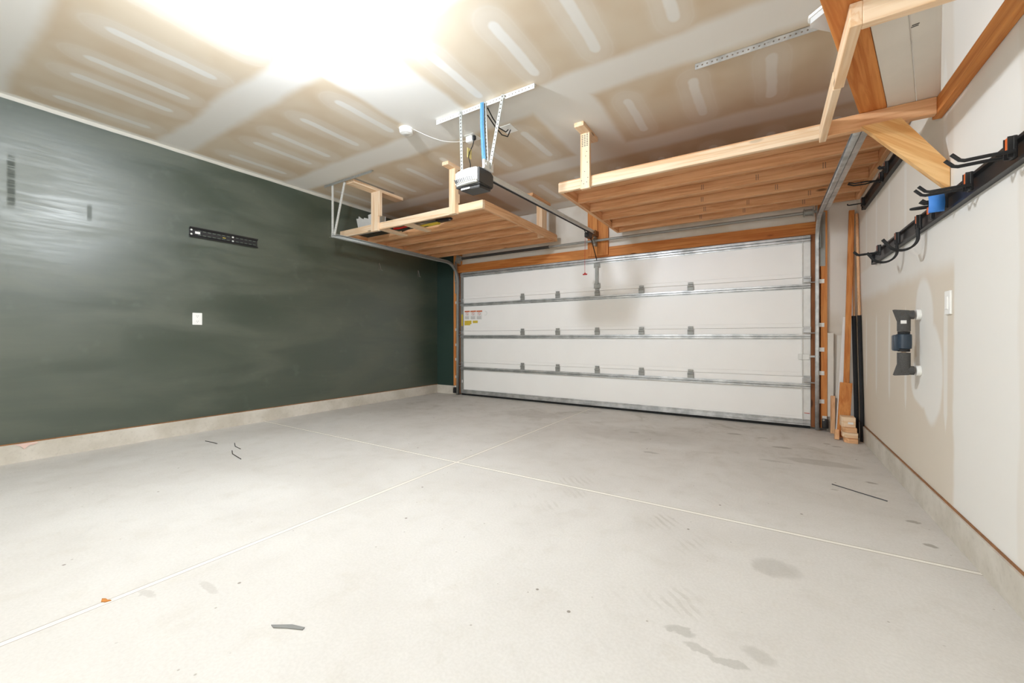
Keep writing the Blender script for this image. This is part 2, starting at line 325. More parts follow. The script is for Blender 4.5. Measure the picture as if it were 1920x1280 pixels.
# ------------------------------------------------------------ mesh helpers
class MB:
    def __init__(s): s.bm = bmesh.new()
    def box(s, x0, x1, y0, y1, z0, z1, bev=0.0):
        return s.obox(Vector(((x0+x1)/2, (y0+y1)/2, (z0+z1)/2)), (abs(x1-x0), abs(y1-y0), abs(z1-z0)), None, bev)
    def obox(s, c, size, rot=None, bev=0.0):
        t = bmesh.new(); bmesh.ops.create_cube(t, size=1)
        for v in t.verts: v.co = Vector((v.co.x*size[0], v.co.y*size[1], v.co.z*size[2]))
        if bev: bmesh.ops.bevel(t, geom=t.edges[:], offset=min(bev, min(size)*.45), segments=2, profile=.5, affect='EDGES')
        mt = Matrix.Translation(c) @ (rot.to_4x4() if rot is not None else Matrix.Identity(4))
        return s.add(t, mt)
    def beam(s, a, b, w, h, up=(0, 0, 1), bev=0.0):          # box from a to b; w sideways, h along up
        a, b = Vector(a), Vector(b); d = (b-a); L = d.length; d.normalize(); up = Vector(up)
        r = d.cross(up).normalized(); u = r.cross(d).normalized()
        R = Matrix((r, d, u)).transposed()
        return s.obox((a+b)/2, (w, L, h), R, bev)
    def add(s, t, mt=None):
        if mt is not None: bmesh.ops.transform(t, matrix=mt, verts=t.verts)
        me = bpy.data.meshes.new('tmp'); t.to_mesh(me); t.free(); s.bm.from_mesh(me); bpy.data.meshes.remove(me)
        return s
    def prism(s, pts, vec):                                   # polygon (3-D points) extruded by vec
        vec = Vector(vec); t = bmesh.new()
        a = [t.verts.new(Vector(p)) for p in pts]; b = [t.verts.new(Vector(p)+vec) for p in pts]
        t.faces.new(a); t.faces.new(list(reversed(b))); n = len(a)
        for i in range(n): t.faces.new((a[i], b[i], b[(i+1) % n], a[(i+1) % n]))
        bmesh.ops.recalc_face_normals(t, faces=t.faces[:]); return s.add(t)
    def quad(s, *p):
        s.bm.faces.new([s.bm.verts.new(Vector(q)) for q in p]); return s
    def tube(s, pts, r, n=10, closed_ends=True, r2=None):
        pts = [Vector(p) for p in pts]; rings = []; up = None
        for i, p in enumerate(pts):
            d = (pts[min(i+1, len(pts)-1)] - pts[max(i-1, 0)]).normalized()
            if up is None:
                up = Vector((0, 0, 1)) if abs(d.z) < .9 else Vector((1, 0, 0))
            a = d.cross(up).normalized(); b = a.cross(d).normalized(); up = b
            rr = r if r2 is None else r + (r2-r)*i/(len(pts)-1)
            rings.append([s.bm.verts.new(p + a*rr*math.cos(2*math.pi*k/n) + b*rr*math.sin(2*math.pi*k/n)) for k in range(n)])
        for i in range(len(rings)-1):
            for k in range(n): s.bm.faces.new((rings[i][k], rings[i][(k+1) % n], rings[i+1][(k+1) % n], rings[i+1][k]))
        if closed_ends: s.bm.faces.new(rings[0]); s.bm.faces.new(list(reversed(rings[-1])))
        return s
    def lathe(s, c, prof, n=32, axis='z'):                    # prof: (radius, height) list
        t = bmesh.new(); rings = []
        for r, h in prof:
            rings.append([t.verts.new((r*math.cos(2*math.pi*k/n), r*math.sin(2*math.pi*k/n), h)) for k in range(n)])
        for i in range(len(rings)-1):
            for k in range(n): t.faces.new((rings[i][k], rings[i][(k+1) % n], rings[i+1][(k+1) % n], rings[i+1][k]))
        t.faces.new(list(reversed(rings[0]))); t.faces.new(rings[-1])
        bmesh.ops.recalc_face_normals(t, faces=t.faces[:])
        R = {'z': Matrix.Identity(4), 'x': Matrix.Rotation(math.pi/2, 4, 'Y'), 'y': Matrix.Rotation(-math.pi/2, 4, 'X')}[axis]
        return s.add(t, Matrix.Translation(c) @ R)
    def sweep(s, path, frames, prof, closed=False):           # path points, frames (u, v), prof (a, b)
        rings = [[s.bm.verts.new(Vector(p)+Vector(u)*a+Vector(v)*b) for a, b in prof] for p, (u, v) in zip(path, frames)]
        m = len(prof)
        for i in range(len(rings)-1):
            for k in range(m if closed else m-1): s.bm.faces.new((rings[i][k], rings[i][(k+1) % m], rings[i+1][(k+1) % m], rings[i+1][k]))
        return s
    def perf(s, o, u, v, L, W, pitch=.03, r=.0055, rows=1):   # punched strip: origin, unit length axis, unit width axis
        o, u, v = Vector(o), Vector(u).normalized(), Vector(v).normalized()
        nC = max(1, int(round(L/pitch))); cw = L/nC; rh = W/rows
        P = lambda a, b: s.bm.verts.new(o+u*a+v*b)
        for i in range(nC):
            for j in range(rows):
                x0, y0 = i*cw, j*rh; cx, cy = x0+cw/2, y0+rh/2
                outer = [(x0+cw, cy), (x0+cw, y0+rh), (cx, y0+rh), (x0, y0+rh), (x0, cy), (x0, y0), (cx, y0), (x0+cw, y0)]
                inner = [(cx+r*math.cos(k*math.pi/4), cy+r*math.sin(k*math.pi/4)) for k in range(8)]
                O = [P(*q) for q in outer]; I = [P(*q) for q in inner]
                for k in range(8): s.bm.faces.new((O[k], O[(k+1) % 8], I[(k+1) % 8], I[k]))
        return s

ORG = {}
def tagp(o, label=None, cat=None, group=None, kind=None):
    if label: o['label'] = label
    if cat: o['category'] = cat
    if group: o['group'] = group
    if kind: o['kind'] = kind
    return o
def thing(name, label, cat, loc, group=None):
    o = bpy.data.objects.new(name, None); COL.objects.link(o); o.location = loc; o.empty_display_size = .05
    ORG[o.name] = Vector(loc); return tagp(o, label, cat, group)
def build(mb, name, mat, parent=None, smooth=False, solid=0.0, label=None, loc=None, merge=True):
    bm = mb.bm
    if merge: bmesh.ops.remove_doubles(bm, verts=bm.verts, dist=1e-5)
    org = ORG[parent.name] if parent is not None else (Vector(loc) if loc is not None else Vector((0, 0, 0)))
    for v in bm.verts: v.co -= org
    me = bpy.data.meshes.new(name); bm.to_mesh(me); bm.free(); me.materials.append(mat)
    if smooth:
        for p in me.polygons: p.use_smooth = True
        me.set_sharp_from_angle(angle=math.radians(40))
    o = bpy.data.objects.new(name, me); COL.objects.link(o)
    if parent is not None: o.parent = parent
    else: o.location = org
    ORG[o.name] = org
    if solid:
        md = o.modifiers.new('thickness', 'SOLIDIFY'); md.thickness = solid; md.offset = 0
    if label: o['label'] = label
    return o
def struct(mb, name, mat, label=None, **k):
    o = build(mb, name, mat, **k); o['kind'] = 'structure'
    if label: o['label'] = label
    return o
def B(*a, **k): return MB().box(*a, **k)

# ------------------------------------------------------------ setting
f = MB(); xs = [XL-.3, -2.118, -2.115, -2.112, XR+.3]; ys = [YB-.2, 2.509, 2.512, 2.515, YF+.6]
for i in range(4):
    for j in range(4):
        zf = lambda a, b: -.006 if (a == 2 or b == 2) else 0.0
        f.quad((xs[i], ys[j], zf(i, j)), (xs[i+1], ys[j], zf(i+1, j)), (xs[i+1], ys[j+1], zf(i+1, j+1)), (xs[i], ys[j+1], zf(i, j+1)))
f.box(XL-.3, XR+.3, YB-.2, YF+.6, -.12, -.02)
struct(f, 'floor', floor_m)
struct(B(XL-.2, XR+.2, YB-.2, YF+.6, H, H+.1), 'ceiling', ceil_m)
struct(B(XL-.12, XL, YB-.12, YF+.3, 0, H), 'wall_left', left_m)
struct(B(XR, XR+.12, YB-.12, YF+.3, 0, H), 'wall_right', right_m)
struct(B(XL, XR, YB-.12, YB, 0, H), 'wall_back', back_m)
fw = B(XL, -4.655, YF, YF+.12, 0, H).box(.524, XR, YF, YF+.12, 0, H).box(-4.655, .524, YF, YF+.12, 2.255, H)
struct(fw, 'wall_front', front_m)
struct(B(XL, XL+.014, YB, YF, 0, .147), 'baseboard_left', curb_m)
struct(B(XR-.016, XR, YB, 5.44, 0, .147), 'baseboard_right', curb_m)
struct(B(XL+.014, -4.60, YF-.014, YF, 0, .147).box(.53, XR-.016, YF-.014, YF, 0, .147), 'baseboard_front', curb_m)
# brown plate edge showing between drywall and concrete
struct(B(XL+.0005, XL+.007, YB, YF, .147, .156), 'trim_1', brown)
struct(B(XR-.007, XR-.0005, YB, YF, .147, .156), 'trim_2', brown)
# door jambs, header and the post over the door
struct(B(-4.655, -4.598, 5.452, 5.5, .16, 2.66), 'trim_3', orng[2])
struct(B(-4.598, -4.525, 5.50, 5.54, .02, 2.255), 'trim_4', shaded_fir)
struct(B(.470, .524, 5.452, 5.5, .03, 2.66).box(.470, .524, 5.5, 5.54, .03, 2.255), 'trim_5', orng[2])
struct(B(.388, .469, 5.50, 5.54, .02, 2.255), 'trim_6', shaded_fir)
struct(B(-4.597, .469, 5.485, 5.499, 2.12, 2.255), 'trim_7', orng[0])
struct(B(-2.178, -2.032, 5.455, 5.499, 2.14, H).box(-2.026, -1.882, 5.455, 5.499, 2.14, H), 'trim_8', orng[2])
struct(B(.425, .47, 5.455, 5.499, 2.26, 2.66), 'trim_9', orng[2])
struct(B(-4.597, -4.50, 5.455, 5.499, 2.26, 2.66), 'trim_10', orng[2])

# ------------------------------------------------------------ ceiling lamps
def lamp(x, y, watt, label, on=True):
    t = thing('ceiling_lamp', label, 'lamp', (x, y, H))
    build(MB().lathe((x, y, H-.012), [(.17, 0), (.17, .012)], 40), 'lamp_base', white_plastic, t, True)
    g = MB().lathe((x, y, H-.085), [(.03, 0), (.10, .006), (.145, .03), (.155, .055), (.15, .073)], 40)
    o = build(g, 'lamp_glass', lamp_glass, t, True)
    l = bpy.data.lights.new('bulb', 'POINT'); l.energy = watt; l.color = LAMP_COL; l.shadow_soft_size = .07
    lo = bpy.data.objects.new('bulb', l); COL.objects.link(lo); lo.parent = t; lo.location = (0, 0, -.17)
    return t
lamp(*LAMP, LAMP_W, 'round white glass ceiling lamp, the one in the middle of the garage')
lamp(*LAMP2, FILL_LAMP_W, 'round white glass ceiling lamp near the back wall, added unseen for fill')

# ------------------------------------------------------------ garage door
DX0, DX1 = -4.522, .386
dr = thing('door_1', 'white four-section overhead garage door with galvanised struts, closed', 'garage door', ((DX0+DX1)/2, 5.52, 0)); dr['kind'] = 'structure'
secs = [(.022, .565), (.567, 1.105), (1.107, 1.655), (1.657, 2.118)]
JOINT = [.566, 1.106, 1.656]
for i, (a, b) in enumerate(secs):
    m = B(DX0, DX1, 5.505, 5.545, a, b, bev=.004)
    m.box(DX0+.085, DX1-.085, 5.500, 5.506, a+(.10 if i == 0 else .045), b-(.055 if i == 3 else .085), bev=.003)
    build(m, 'door_section', white_paint, dr)
for x0, x1 in ((DX0+.002, DX0+.052), (DX1-.078, DX1-.002)):
    for i, (a, b) in enumerate(secs):
        m = B(x0, x1, 5.493, 5.503, a+.01, b-.01, bev=.002)
        m.box(x0, x0+.003, 5.478, 5.495, a+.01, b-.01)
        build(m, 'end_stile', galv_pale if x0 > 0 else galv_dull, dr)
for k, zc in enumerate((.437, .980, 1.530, 2.035)):            # U-shaped struts
    hgt = .055 if k < 3 else .075
    m = MB(); pr = [(-.012, 0), (0, 0), (0, hgt*.25), (-.040, hgt*.30), (-.040, hgt*.70), (0, hgt*.75), (0, hgt), (-.012, hgt)]
    pr = [(0, 0), (-.005, 0), (-.005, hgt*.2), (-.042, hgt*.22), (-.042, hgt*.42), (-.012, hgt*.46), (-.012, hgt*.56), (-.042, hgt*.60), (-.042, hgt*.8), (-.005, hgt*.82), (-.005, hgt), (0, hgt)]
    m.sweep([(DX0+.01, 5.497, zc), (DX1-.005, 5.497, zc)], [((0, 1, 0), (0, 0, 1))]*2, pr, closed=True)
    build(m, 'strut', galv, dr)
m = MB().sweep([(DX0+.01, 5.503, .035), (DX1-.005, 5.503, .035)], [((0, 1, 0), (0, 0, 1))]*2,
               [(0, 0), (-.03, 0), (-.03, .012), (-.012, .018), (-.012, .05), (-.022, .055), (-.022, .062), (0, .065)], closed=True)
build(m, 'bottom_rail', galv, dr)
build(MB().tube([(DX0+.01, 5.515, .018), (DX1-.005, 5.515, .018)], .018, 12), 'bottom_seal', black_rubber, dr, True)
for x in (-3.280, -2.668, -2.052, -1.436, -.830):              # hinges
    for zj in JOINT:
        if x == -2.052 and zj > 1.6: pass
        m = B(x-.036, x+.036, 5.488, 5.4985, zj-.075, zj-.006, bev=.002).box(x-.030, x+.030, 5.488, 5.4985, zj+.002, zj+.03, bev=.002)
        m.tube([(x-.036, 5.484, zj-.025), (x+.036, 5.484, zj-.025)], .006, 8)
        for dx in (-.02, .02): m.lathe((x+dx, 5.487, zj-.055), [(.005, -.003), (.005, .003)], 6, 'y')
        build(m, 'hinge', galv_dull, dr)
for x in (DX0+.03, DX1-.035):                                  # roller hinges at the edges
    for zj in JOINT:
        m = B(x-.03, x+.035, 5.480, 5.492, zj-.06, zj+.012, bev=.002)
        m.box(x-.03, x+.035, 5.455, 5.482, zj-.012, zj-.006)
        s = -1 if x < -2 else 1
        m.tube([(x-.03*s, 5.462, zj-.06), (x+.085*s, 5.462, zj-.06)], .006, 8)
        h = build(m, 'roller_hinge', galv, dr)
        build(MB().lathe((x+.088*s-.008, 5.462, zj-.06), [(.017, 0), (.021, .004), (.021, .012), (.017, .016)], 16, 'x'), 'roller', black_rubber, h, True)
m = B(-2.098, -2.008, 5.484, 5.493, 1.98, 2.045, bev=.003).box(-2.075, -2.030, 5.470, 5.490, 1.745, 2.0, bev=.003).box(-2.098, -2.005, 5.484, 5.494, 1.69, 1.76, bev=.003)
m.box(-2.09, -2.04, 5.45, 5.49, 2.075, 2.085)
build(m, 'operator_bracket', galv_dull, dr)
build(B(DX1-.135+.02, DX1-.012, 5.478, 5.493, .755, .815, bev=.003).tube([(DX1-.015, 5.485, .79), (DX1+.075, 5.485, .79)], .011, 8), 'slide_lock', galv_pale, dr)
# safety labels
for x0, x1, z0, z1 in ((-4.445, -4.338, 1.302, 1.432), (-4.320, -4.205, 1.300, 1.430), (-4.190, -4.075, 1.298, 1.428)):
    L = build(B(x0, x1, 5.498, 5.4998, z0, z1), 'warning_label', paper, dr, label='white safety label under an orange bar')
    build(B(x0, x1+.004, 5.4972, 5.4995, z1, z1+.022), 'label_header', orange_label, L)
    c = ((x0+x1)/2, 5.4976, z1-.030); ring = [(c[0]+.024*math.cos(a*math.pi/10), c[1], c[2]+.024*math.sin(a*math.pi/10)) for a in range(21)]
    r_ = MB().tube(ring, .0022, 6, False); r_.tube([(c[0]-.013, c[1], c[2]+.013), (c[0]+.013, c[1], c[2]-.013)], .0022, 6)
    build(r_, 'prohibition_sign', red_ink, L)
    tx = MB()
    for q in range(5): tx.box(x0+.008, x1-.012-.008*(q % 2), 5.4974, 5.499, z0+.012+.010*q, z0+.0145+.010*q)
    build(tx, 'text_lines', ink, L)
build(B(-4.448, -4.325, 5.498, 5.4998, 1.205, 1.285).box(-4.325, -4.298, 5.498, 5.4998, 1.225, 1.285), 'warning_label', yellow_tag, dr, label='yellow safety label')
build(B(-4.270, -4.165, 5.498, 5.4998, 1.240, 1.282), 'warning_label', yellow_tag, dr, label='small yellow safety label')
build(B(-4.512, -4.478, 5.490, 5.4925, 1.195, 1.395), 'warning_label', yellow_tag, dr, label='tall yellow tag on the metal edge')
L = build(B(DX1-.058, DX1-.012, 5.490, 5.4925, .10, .155), 'warning_label', paper, dr, label='white sticker low on the right edge')
build(B(DX1-.060, DX1-.010, 5.4895, 5.4925, .165, .172), 'label_header', red_ink, L)
build(B(-4.503, -4.483, 5.4895, 5.4925, .215, .262), 'warning_label', paper, dr, label='small white sticker on the left edge')
arcp = [(-4.015+.045*math.cos(a), 5.497, 1.402+.035*math.sin(a)) for a in [(-1.9+3.3*i/14) for i in range(15)]]
build(MB().tube(arcp, .004, 6), 'pull_strap', galv_pale, dr, True)

# ------------------------------------------------------------ tracks
def track(xs, s, label, yend):        # s = +1: right-hand track (opening towards -x)
    t = thing('door_track', label, 'garage door track', (xs, 5.42, 0))
    R = .30; yv, zh = 5.440, 2.262; P, F = [], []
    for z in (.01, .8, zh-R): P.append((xs, yv, z)); F.append(((s, 0, 0), (0, 1, 0)))
    for i in range(1, 13):
        a = i/12*math.pi/2
        P.append((xs, yv-R+R*math.cos(a), zh-R+R*math.sin(a))); F.append(((s, 0, 0), (0, math.cos(a), math.sin(a))))
    for y, dx in ((4.3, .0075*s), (yend, .018*s)): P.append((xs+dx, y, zh)); F.append(((s, 0, 0), (0, 0, 1)))
    pr = [(-.026, -.014), (-.030, -.020), (-.024, -.026), (0, -.027), (.006, -.020), (.006, .014), (0, .022), (-.022, .024), (-.026, .018)]
    build(MB().sweep(P, F, pr), 'rail', galv if s > 0 else galv_dull, t, True, .0022)
    hp = [(xs, 5.02, zh), (xs+.018*s, yend, zh)]
    build(MB().sweep(hp, [((s, 0, 0), (0, 0, 1))]*2, [(.012, .030), (.012, -.018), (.046, -.018)]), 'angle_iron', galv if s > 0 else galv_dull, t, False, .0025)
    # flag bracket and clips on the jamb
    fb = B(xs+s*.010, xs+s*.014, 5.38, 5.449, 1.95, 2.30).box(min(xs+s*.012, xs+s*.06), max(xs+s*.012, xs+s*.06), 5.4470, 5.4512, 1.76, 2.34)
    build(fb, 'flag_bracket', galv_dull, t)
    for zc in (1.60, 1.132, .868, .616, .313):
        m = B(min(xs+s*.010, xs+s*.052), max(xs+s*.010, xs+s*.052), 5.4475, 5.4515, zc-.022, zc+.022, bev=.001)
        m.box(xs+s*.008, xs+s*.012, 5.42, 5.450, zc-.02, zc+.02)
        m.lathe((xs+s*.035, 5.446, zc), [(.008, -.003), (.008, .003)], 6, 'y')
        build(m, 'jamb_clip', galv_pale, t)
    return t
tr_l = track(-4.560, -1, 'galvanised garage door track curving up beside the green wall', 3.06)
tr_r = track(.447, 1, 'galvanised garage door track beside the white wall, under the big shelf', 3.02)

def angle_bar(name, par, a, L, axis_u, w1, w2, mat=galv_pale, W=.034, pitch=.03, **k):
    m = MB().perf(a, axis_u, w1, L, W, pitch).perf(a, axis_u, w2, L, W, pitch)
    return build(m, name, mat, par, False, .0022, **k)
# left track hangers
HT = .0025
build(MB().perf((-4.73, 3.060, H-HT), (1, 0, 0), (0, 1, 0), .90, .034).perf((-4.73, 3.060, H-HT), (1, 0, 0), (0, 0, -1), .90, .03), 'ceiling_angle', galv_dull, tr_l, False, .0022)
build(MB().perf((-4.590, 3.066, 2.27), (0, 0, 1), (1, 0, 0), .625, .034).perf((-4.590, 3.066, 2.27), (0, 0, 1), (0, 1, 0), .625, .03), 'hanger', galv_pale, tr_l, False, .0022)
d = Vector((-4.36, 3.066, H-.03)) - Vector((-4.56, 3.066, 2.27))
build(MB().perf((-4.56, 3.072, 2.27), d, (d.z, 0, -d.x), d.length, .034).perf((-4.56, 3.072, 2.27), d, (0, 1, 0), d.length, .03), 'hanger', galv_pale, tr_l, False, .0022)
# second run: angle along y beside the shelf's ceiling plank
build(MB().perf((-4.225, 3.10, H-HT), (0, 1, 0), (1, 0, 0), .62, .03), 'ceiling_angle', galv_dull, tr_l, False, .0022)
# right ceiling angle (two lengths lapped)
t = thing('slotted_angle', 'long slotted steel angle on the ceiling above the large shelf', 'metal angle', (-.1, 3.08, H))
build(MB().perf((-.437, 3.085, H-HT), (1, 0, 0), (0, 1, 0), .46, .036).perf((-.437, 3.085, H-HT), (1, 0, 0), (0, 0, -1), .46, .04), 'angle_length', galv, t, False, .0022)
build(MB().perf((-.02, 3.080, H-.005), (1, 0, 0), (0, 1, 0), .50, .036).perf((-.02, 3.080, H-.005), (1, 0, 0), (0, 0, -1), .50, .04), 'angle_length', galv, t, False, .0022)

# ------------------------------------------------------------ torsion bar
t = thing('torsion_bar', 'grey steel torsion tube running across above the garage door', 'torsion bar', (-2.05, 5.36, 2.33))
ZT = 2.335
build(MB().tube([(-4.48, 5.375, ZT), (.43, 5.375, ZT)], .0165, 14), 'tube', galv_dull, t, True)
build(MB().tube([(-4.40, 5.375, ZT), (-2.75, 5.375, ZT)], .022, 16), 'spring', dark_plastic, t, True)
for x in (.36, -4.46):
    build(MB().lathe((x-.05, 5.375, ZT), [(.022, 0), (.045, .005), (.045, .01), (.034, .014), (.034, .08), (.045, .085), (.045, .09), (.02, .094)], 24, 'x'), 'cable_drum', galv_dull, t, True)
build(B(-2.065, -2.035, 5.380, 5.455, 2.27, 2.40, bev=.003).lathe((-2.065, 5.375, ZT), [(.034, 0), (.034, .03)], 20, 'x'), 'center_bracket', galv_dull, t)
build(B(.425, .432, 5.345, 5.453, 2.26, 2.40), 'end_plate', galv_dull, t)
build(B(-4.505, -4.498, 5.345, 5.453, 2.26, 2.40), 'end_plate', galv_dull, t)

# ------------------------------------------------------------ garage door opener
t = thing('door_opener', 'white and dark grey garage door opener hanging by slotted steel straps', 'garage door opener', (-2.06, 2.67, 2.2))
X0, X1, Y0, Y1 = -2.205, -1.943, 2.555, 2.76
pts = [(X0+.02, Y0+.10), (X0+.005, Y0+.05), (X0+.03, Y0+.015), (X0+.09, Y0-.004), (X1-.10, Y0-.012), (X1-.02, Y0-.006), (X1, Y0+.002)]
m = MB(); poly = pts + [(X1, Y0+.03), (X1-.01, Y1-.05), (X0+.03, Y1-.05)]
m.prism([(x, y, 2.236) for x, y in poly], (0, 0, .114))
bmesh.ops.bevel(m.bm, geom=[e for e in m.bm.edges if abs(e.verts[0].co.z-e.verts[1].co.z) < .001], offset=.012, segments=3, affect='EDGES')
cov = build(m, 'white_cover', white_plastic, t, True)
v = MB()
for i in range(11):
    xx = X0+.045+i*.019
    v.obox(Vector((xx, Y0-.004-.006*math.sin(math.pi*i/10)+.004, 2.264)), (.005, .020, .034), Matrix.Rotation(math.radians(-24), 3, 'Y'))
build(v, 'vent_slots', dark_plastic, cov)
m = MB().prism([(X1, Y0+.006, 2.228), (X1, Y0+.006, 2.346), (X1, Y1-.04, 2.352), (X1, Y1, 2.33), (X1, Y1, 2.235), (X1, Y1-.06, 2.225)], (.016, 0, 0))
m.prism([(X0+.02, Y0+.03, 2.223), (X1+.012, Y0+.03, 2.223), (X1+.012, Y1-.005, 2.223), (X0+.05, Y1-.005, 2.223)], (0, 0, .012))
m.prism([(X0+.06, Y0+.045, 2.222), (X1-.01, Y0+.045, 2.222), (X1+.004, Y1-.02, 2.222), (X0+.08, Y1-.02, 2.222)], (0, 0, -.022))
bmesh.ops.bevel(m.bm, geom=m.bm.edges[:], offset=.004, segments=2, affect='EDGES')
build(m, 'grey_housing', dark_plastic, t, True)
build(B(X0+.07, X0+.16, Y0+.038, Y0+.0435, 2.204, 2.216), 'light_lens', white_plastic, t)
build(B(X0+.03, X1+.005, Y0+.05, Y1-.01, 2.349, 2.356, bev=.002).box(-2.09, -2.03, Y1-.02, Y1+.06, 2.352, 2.37), 'chassis', galv, t)
rail = B(-2.068, -2.032, 2.78, 5.34, 2.388, 2.392)
rail = MB().sweep([(-2.05, 2.74, 2.362), (-2.05, 5.36, 2.425)], [((1, 0, 0), (0, 0, 1))]*2,
                  [(-.020, 0), (-.020, .004), (-.006, .006), (-.006, .034), (-.022, .036), (-.022, .042), (.022, .042), (.022, .036), (.006, .034), (.006, .006), (.020, .004), (.020, 0)], closed=True)
ra = build(rail, 'drive_rail', galv_pale, t)
build(MB().beam((-2.05, 2.80, 2.357), (-2.05, 5.30, 2.418), .016, .007), 'drive_belt', black_rubber, ra)
build(B(-2.085, -2.015, 5.33, 5.454, 2.405, 2.475, bev=.004), 'header_bracket', brown, t)
build(MB().tube([(-2.05, 5.02, 2.40), (-2.045, 5.25, 2.32)], .006, 6).beam((-2.048, 5.20, 2.405), (-2.045, 5.462, 2.082), .022, .006, (1, 0, 0)), 'door_arm', black_metal, t)
build(B(-2.085, -2.02, 5.10, 5.24, 2.335, 2.40, bev=.008), 'trolley', black_metal, t)
c = MB().tube([(-2.10, 5.17, 2.36), (-2.102, 5.17, 2.2), (-2.105, 5.17, 2.0), (-2.103, 5.17, 1.86)], .0022, 6)
cd = build(c, 'release_cord', red_plastic, t)
build(MB().beam((-2.135, 5.17, 1.850), (-2.07, 5.17, 1.850), .014, .018, bev=.005).obox(Vector((-2.103, 5.17, 1.862)), (.022, .012, .02), None, .004), 'release_handle', red_plastic, cd)
# straps
build(MB().perf((-2.475, 2.668, H-HT), (1, 0, 0), (0, 1, 0), .985, .034).perf((-2.475, 2.668, H-HT), (1, 0, 0), (0, 0, -1), .985, .038), 'ceiling_angle', galv_pale, t, False, .0022)
def strap(a, b, W=.028):
    a, b = Vector(a), Vector(b); d = b-a; sx = Vector((0, 1, 0)).cross(d).normalized()
    if sx.x < 0: sx = -sx
    return MB().perf(a-sx*W/2, d, sx, d.length, W, .03, .0055).perf(a-sx*W/2, d, (0, 1, 0), d.length, .024, .03, .0055)
build(strap((-2.178, 2.658, 2.345), (-2.195, 2.658, 2.9)), 'strap', galv_dull, t, False, .0022)
build(strap((-1.915, 2.658, 2.345), (-1.945, 2.658, 2.9)), 'strap', galv_dull, t, False, .0022)
build(strap((-1.890, 2.650, 2.345), (-1.762, 2.650, 2.9)), 'strap', galv_dull, t, False, .0022)
build(B(-1.905, -1.885, 2.575, 2.70, 2.33, 2.40, bev=.003).lathe((-1.882, 2.60, 2.365), [(.012, 0), (.012, .006)], 6, 'x'), 'mount_tab', galv_pale, t)
fl = MB()
for i, (dx, rr) in enumerate(((-.016, .006), (-.005, .007), (.008, .005))):
    fl.tube([(-1.952+dx, 2.640, 2.89), (-1.948+dx, 2.636, 2.7), (-1.937+dx, 2.638, 2.5), (-1.928+dx, 2.640, 2.37)], rr, 7)
build(fl, 'cable_bundle', blue_film, t, True, label='blue cables strapped along the middle hanger')
lp = [(-1.93, 2.68, 2.86), (-1.95, 2.78, 2.83), (-1.985, 2.93, 2.82), (-2.00, 3.06, 2.845), (-2.015, 3.12, 2.895)]
build(MB().tube(lp, .005, 8).tube([(-1.93, 2.68, 2.80), (-1.94, 2.80, 2.765), (-1.97, 2.95, 2.765), (-1.995, 3.08, 2.81), (-2.0, 3.135, 2.895)], .005, 8), 'power_cable', black_rubber, t, True)

tagp(build(B(-2.075, -1.955, 3.06, 3.20, H-.006, H, bev=.002), 'blank_plate', white_plastic, loc=None), 'white blank cover plate on the ceiling where black cables enter', 'cover plate')
# outlet on the ceiling with adapter and cords
t = thing('ceiling_outlet', 'white outlet on the ceiling behind the opener', 'outlet', (-2.40, 3.08, H))
build(B(-2.445, -2.335, 3.01, 3.145, H-.006, H, bev=.002), 'cover_plate', white_plastic, t)
build(B(-2.415, -2.365, 3.03, 3.06, H-.010, H-.005).box(-2.415, -2.365, 3.085, 3.115, H-.010, H-.005), 'socket', galv_pale, t)
t = thing('power_adapter', 'white plug-in adapter in the ceiling outlet, cable running to the round detector', 'power adapter', (-2.405, 3.045, H-.04))
build(B(-2.43, -2.36, 3.02, 3.07, H-.065, H-.010, bev=.006), 'adapter_body', white_plastic, t, True)
A_, B_ = Vector((-2.44, 3.04, H-.04)), Vector((-2.745, 2.66, H-.012)); cp = []
for i in range(17):
    q = i/16; p = A_.lerp(B_, q); p.z -= .055*math.sin(math.pi*q)*(1-.3*q); cp.append(p)
cp += [(-2.77, 2.70, H-.01), (-2.79, 2.655, H-.014)]
build(MB().tube(cp, .0018, 6), 'adapter_cord', white_plastic, t, True)
t = thing('opener_cord', 'black power cord with a pale yellow tag hanging from the ceiling outlet to the opener', 'power cord', (-2.35, 3.03, H-.05))
build(B(-2.362, -2.338, 3.035, 3.062, H-.050, H-.010, bev=.004).tube([(-2.35, 3.045, H-.05), (-2.347, 3.02, H-.12), (-2.335, 2.96, H-.20), (-2.30, 2.90, H-.28), (-2.25, 2.86, H-.36), (-2.20, 2.80, H-.40), (-2.16, 2.75, H-.50), (-2.12, 2.72, 2.366)], .0042, 8), 'plug_and_cord', black_rubber, t, True)
build(B(-2.34, -2.336, 2.93, 2.99, H-.26, H-.17), 'tag', yellow_pale, t)
# smoke / radon detector
t = thing('smoke_detector', 'small round white detector on the ceiling', 'detector', (-2.815, 2.635, H))
build(MB().lathe((-2.815, 2.635, H-.012), [(.066, 0), (.066, .012)], 36), 'mount_ring', white_plastic, t, True)
build(MB().lathe((-2.815, 2.635, H-.045), [(.036, 0), (.054, .004), (.060, .014), (.060, .032)], 36), 'detector_body', white_plastic, t, True)
build(MB().lathe((-2.815, 2.635, H-.0485), [(.024, 0), (.030, .004)], 30), 'center_button', galv_pale, t, True)

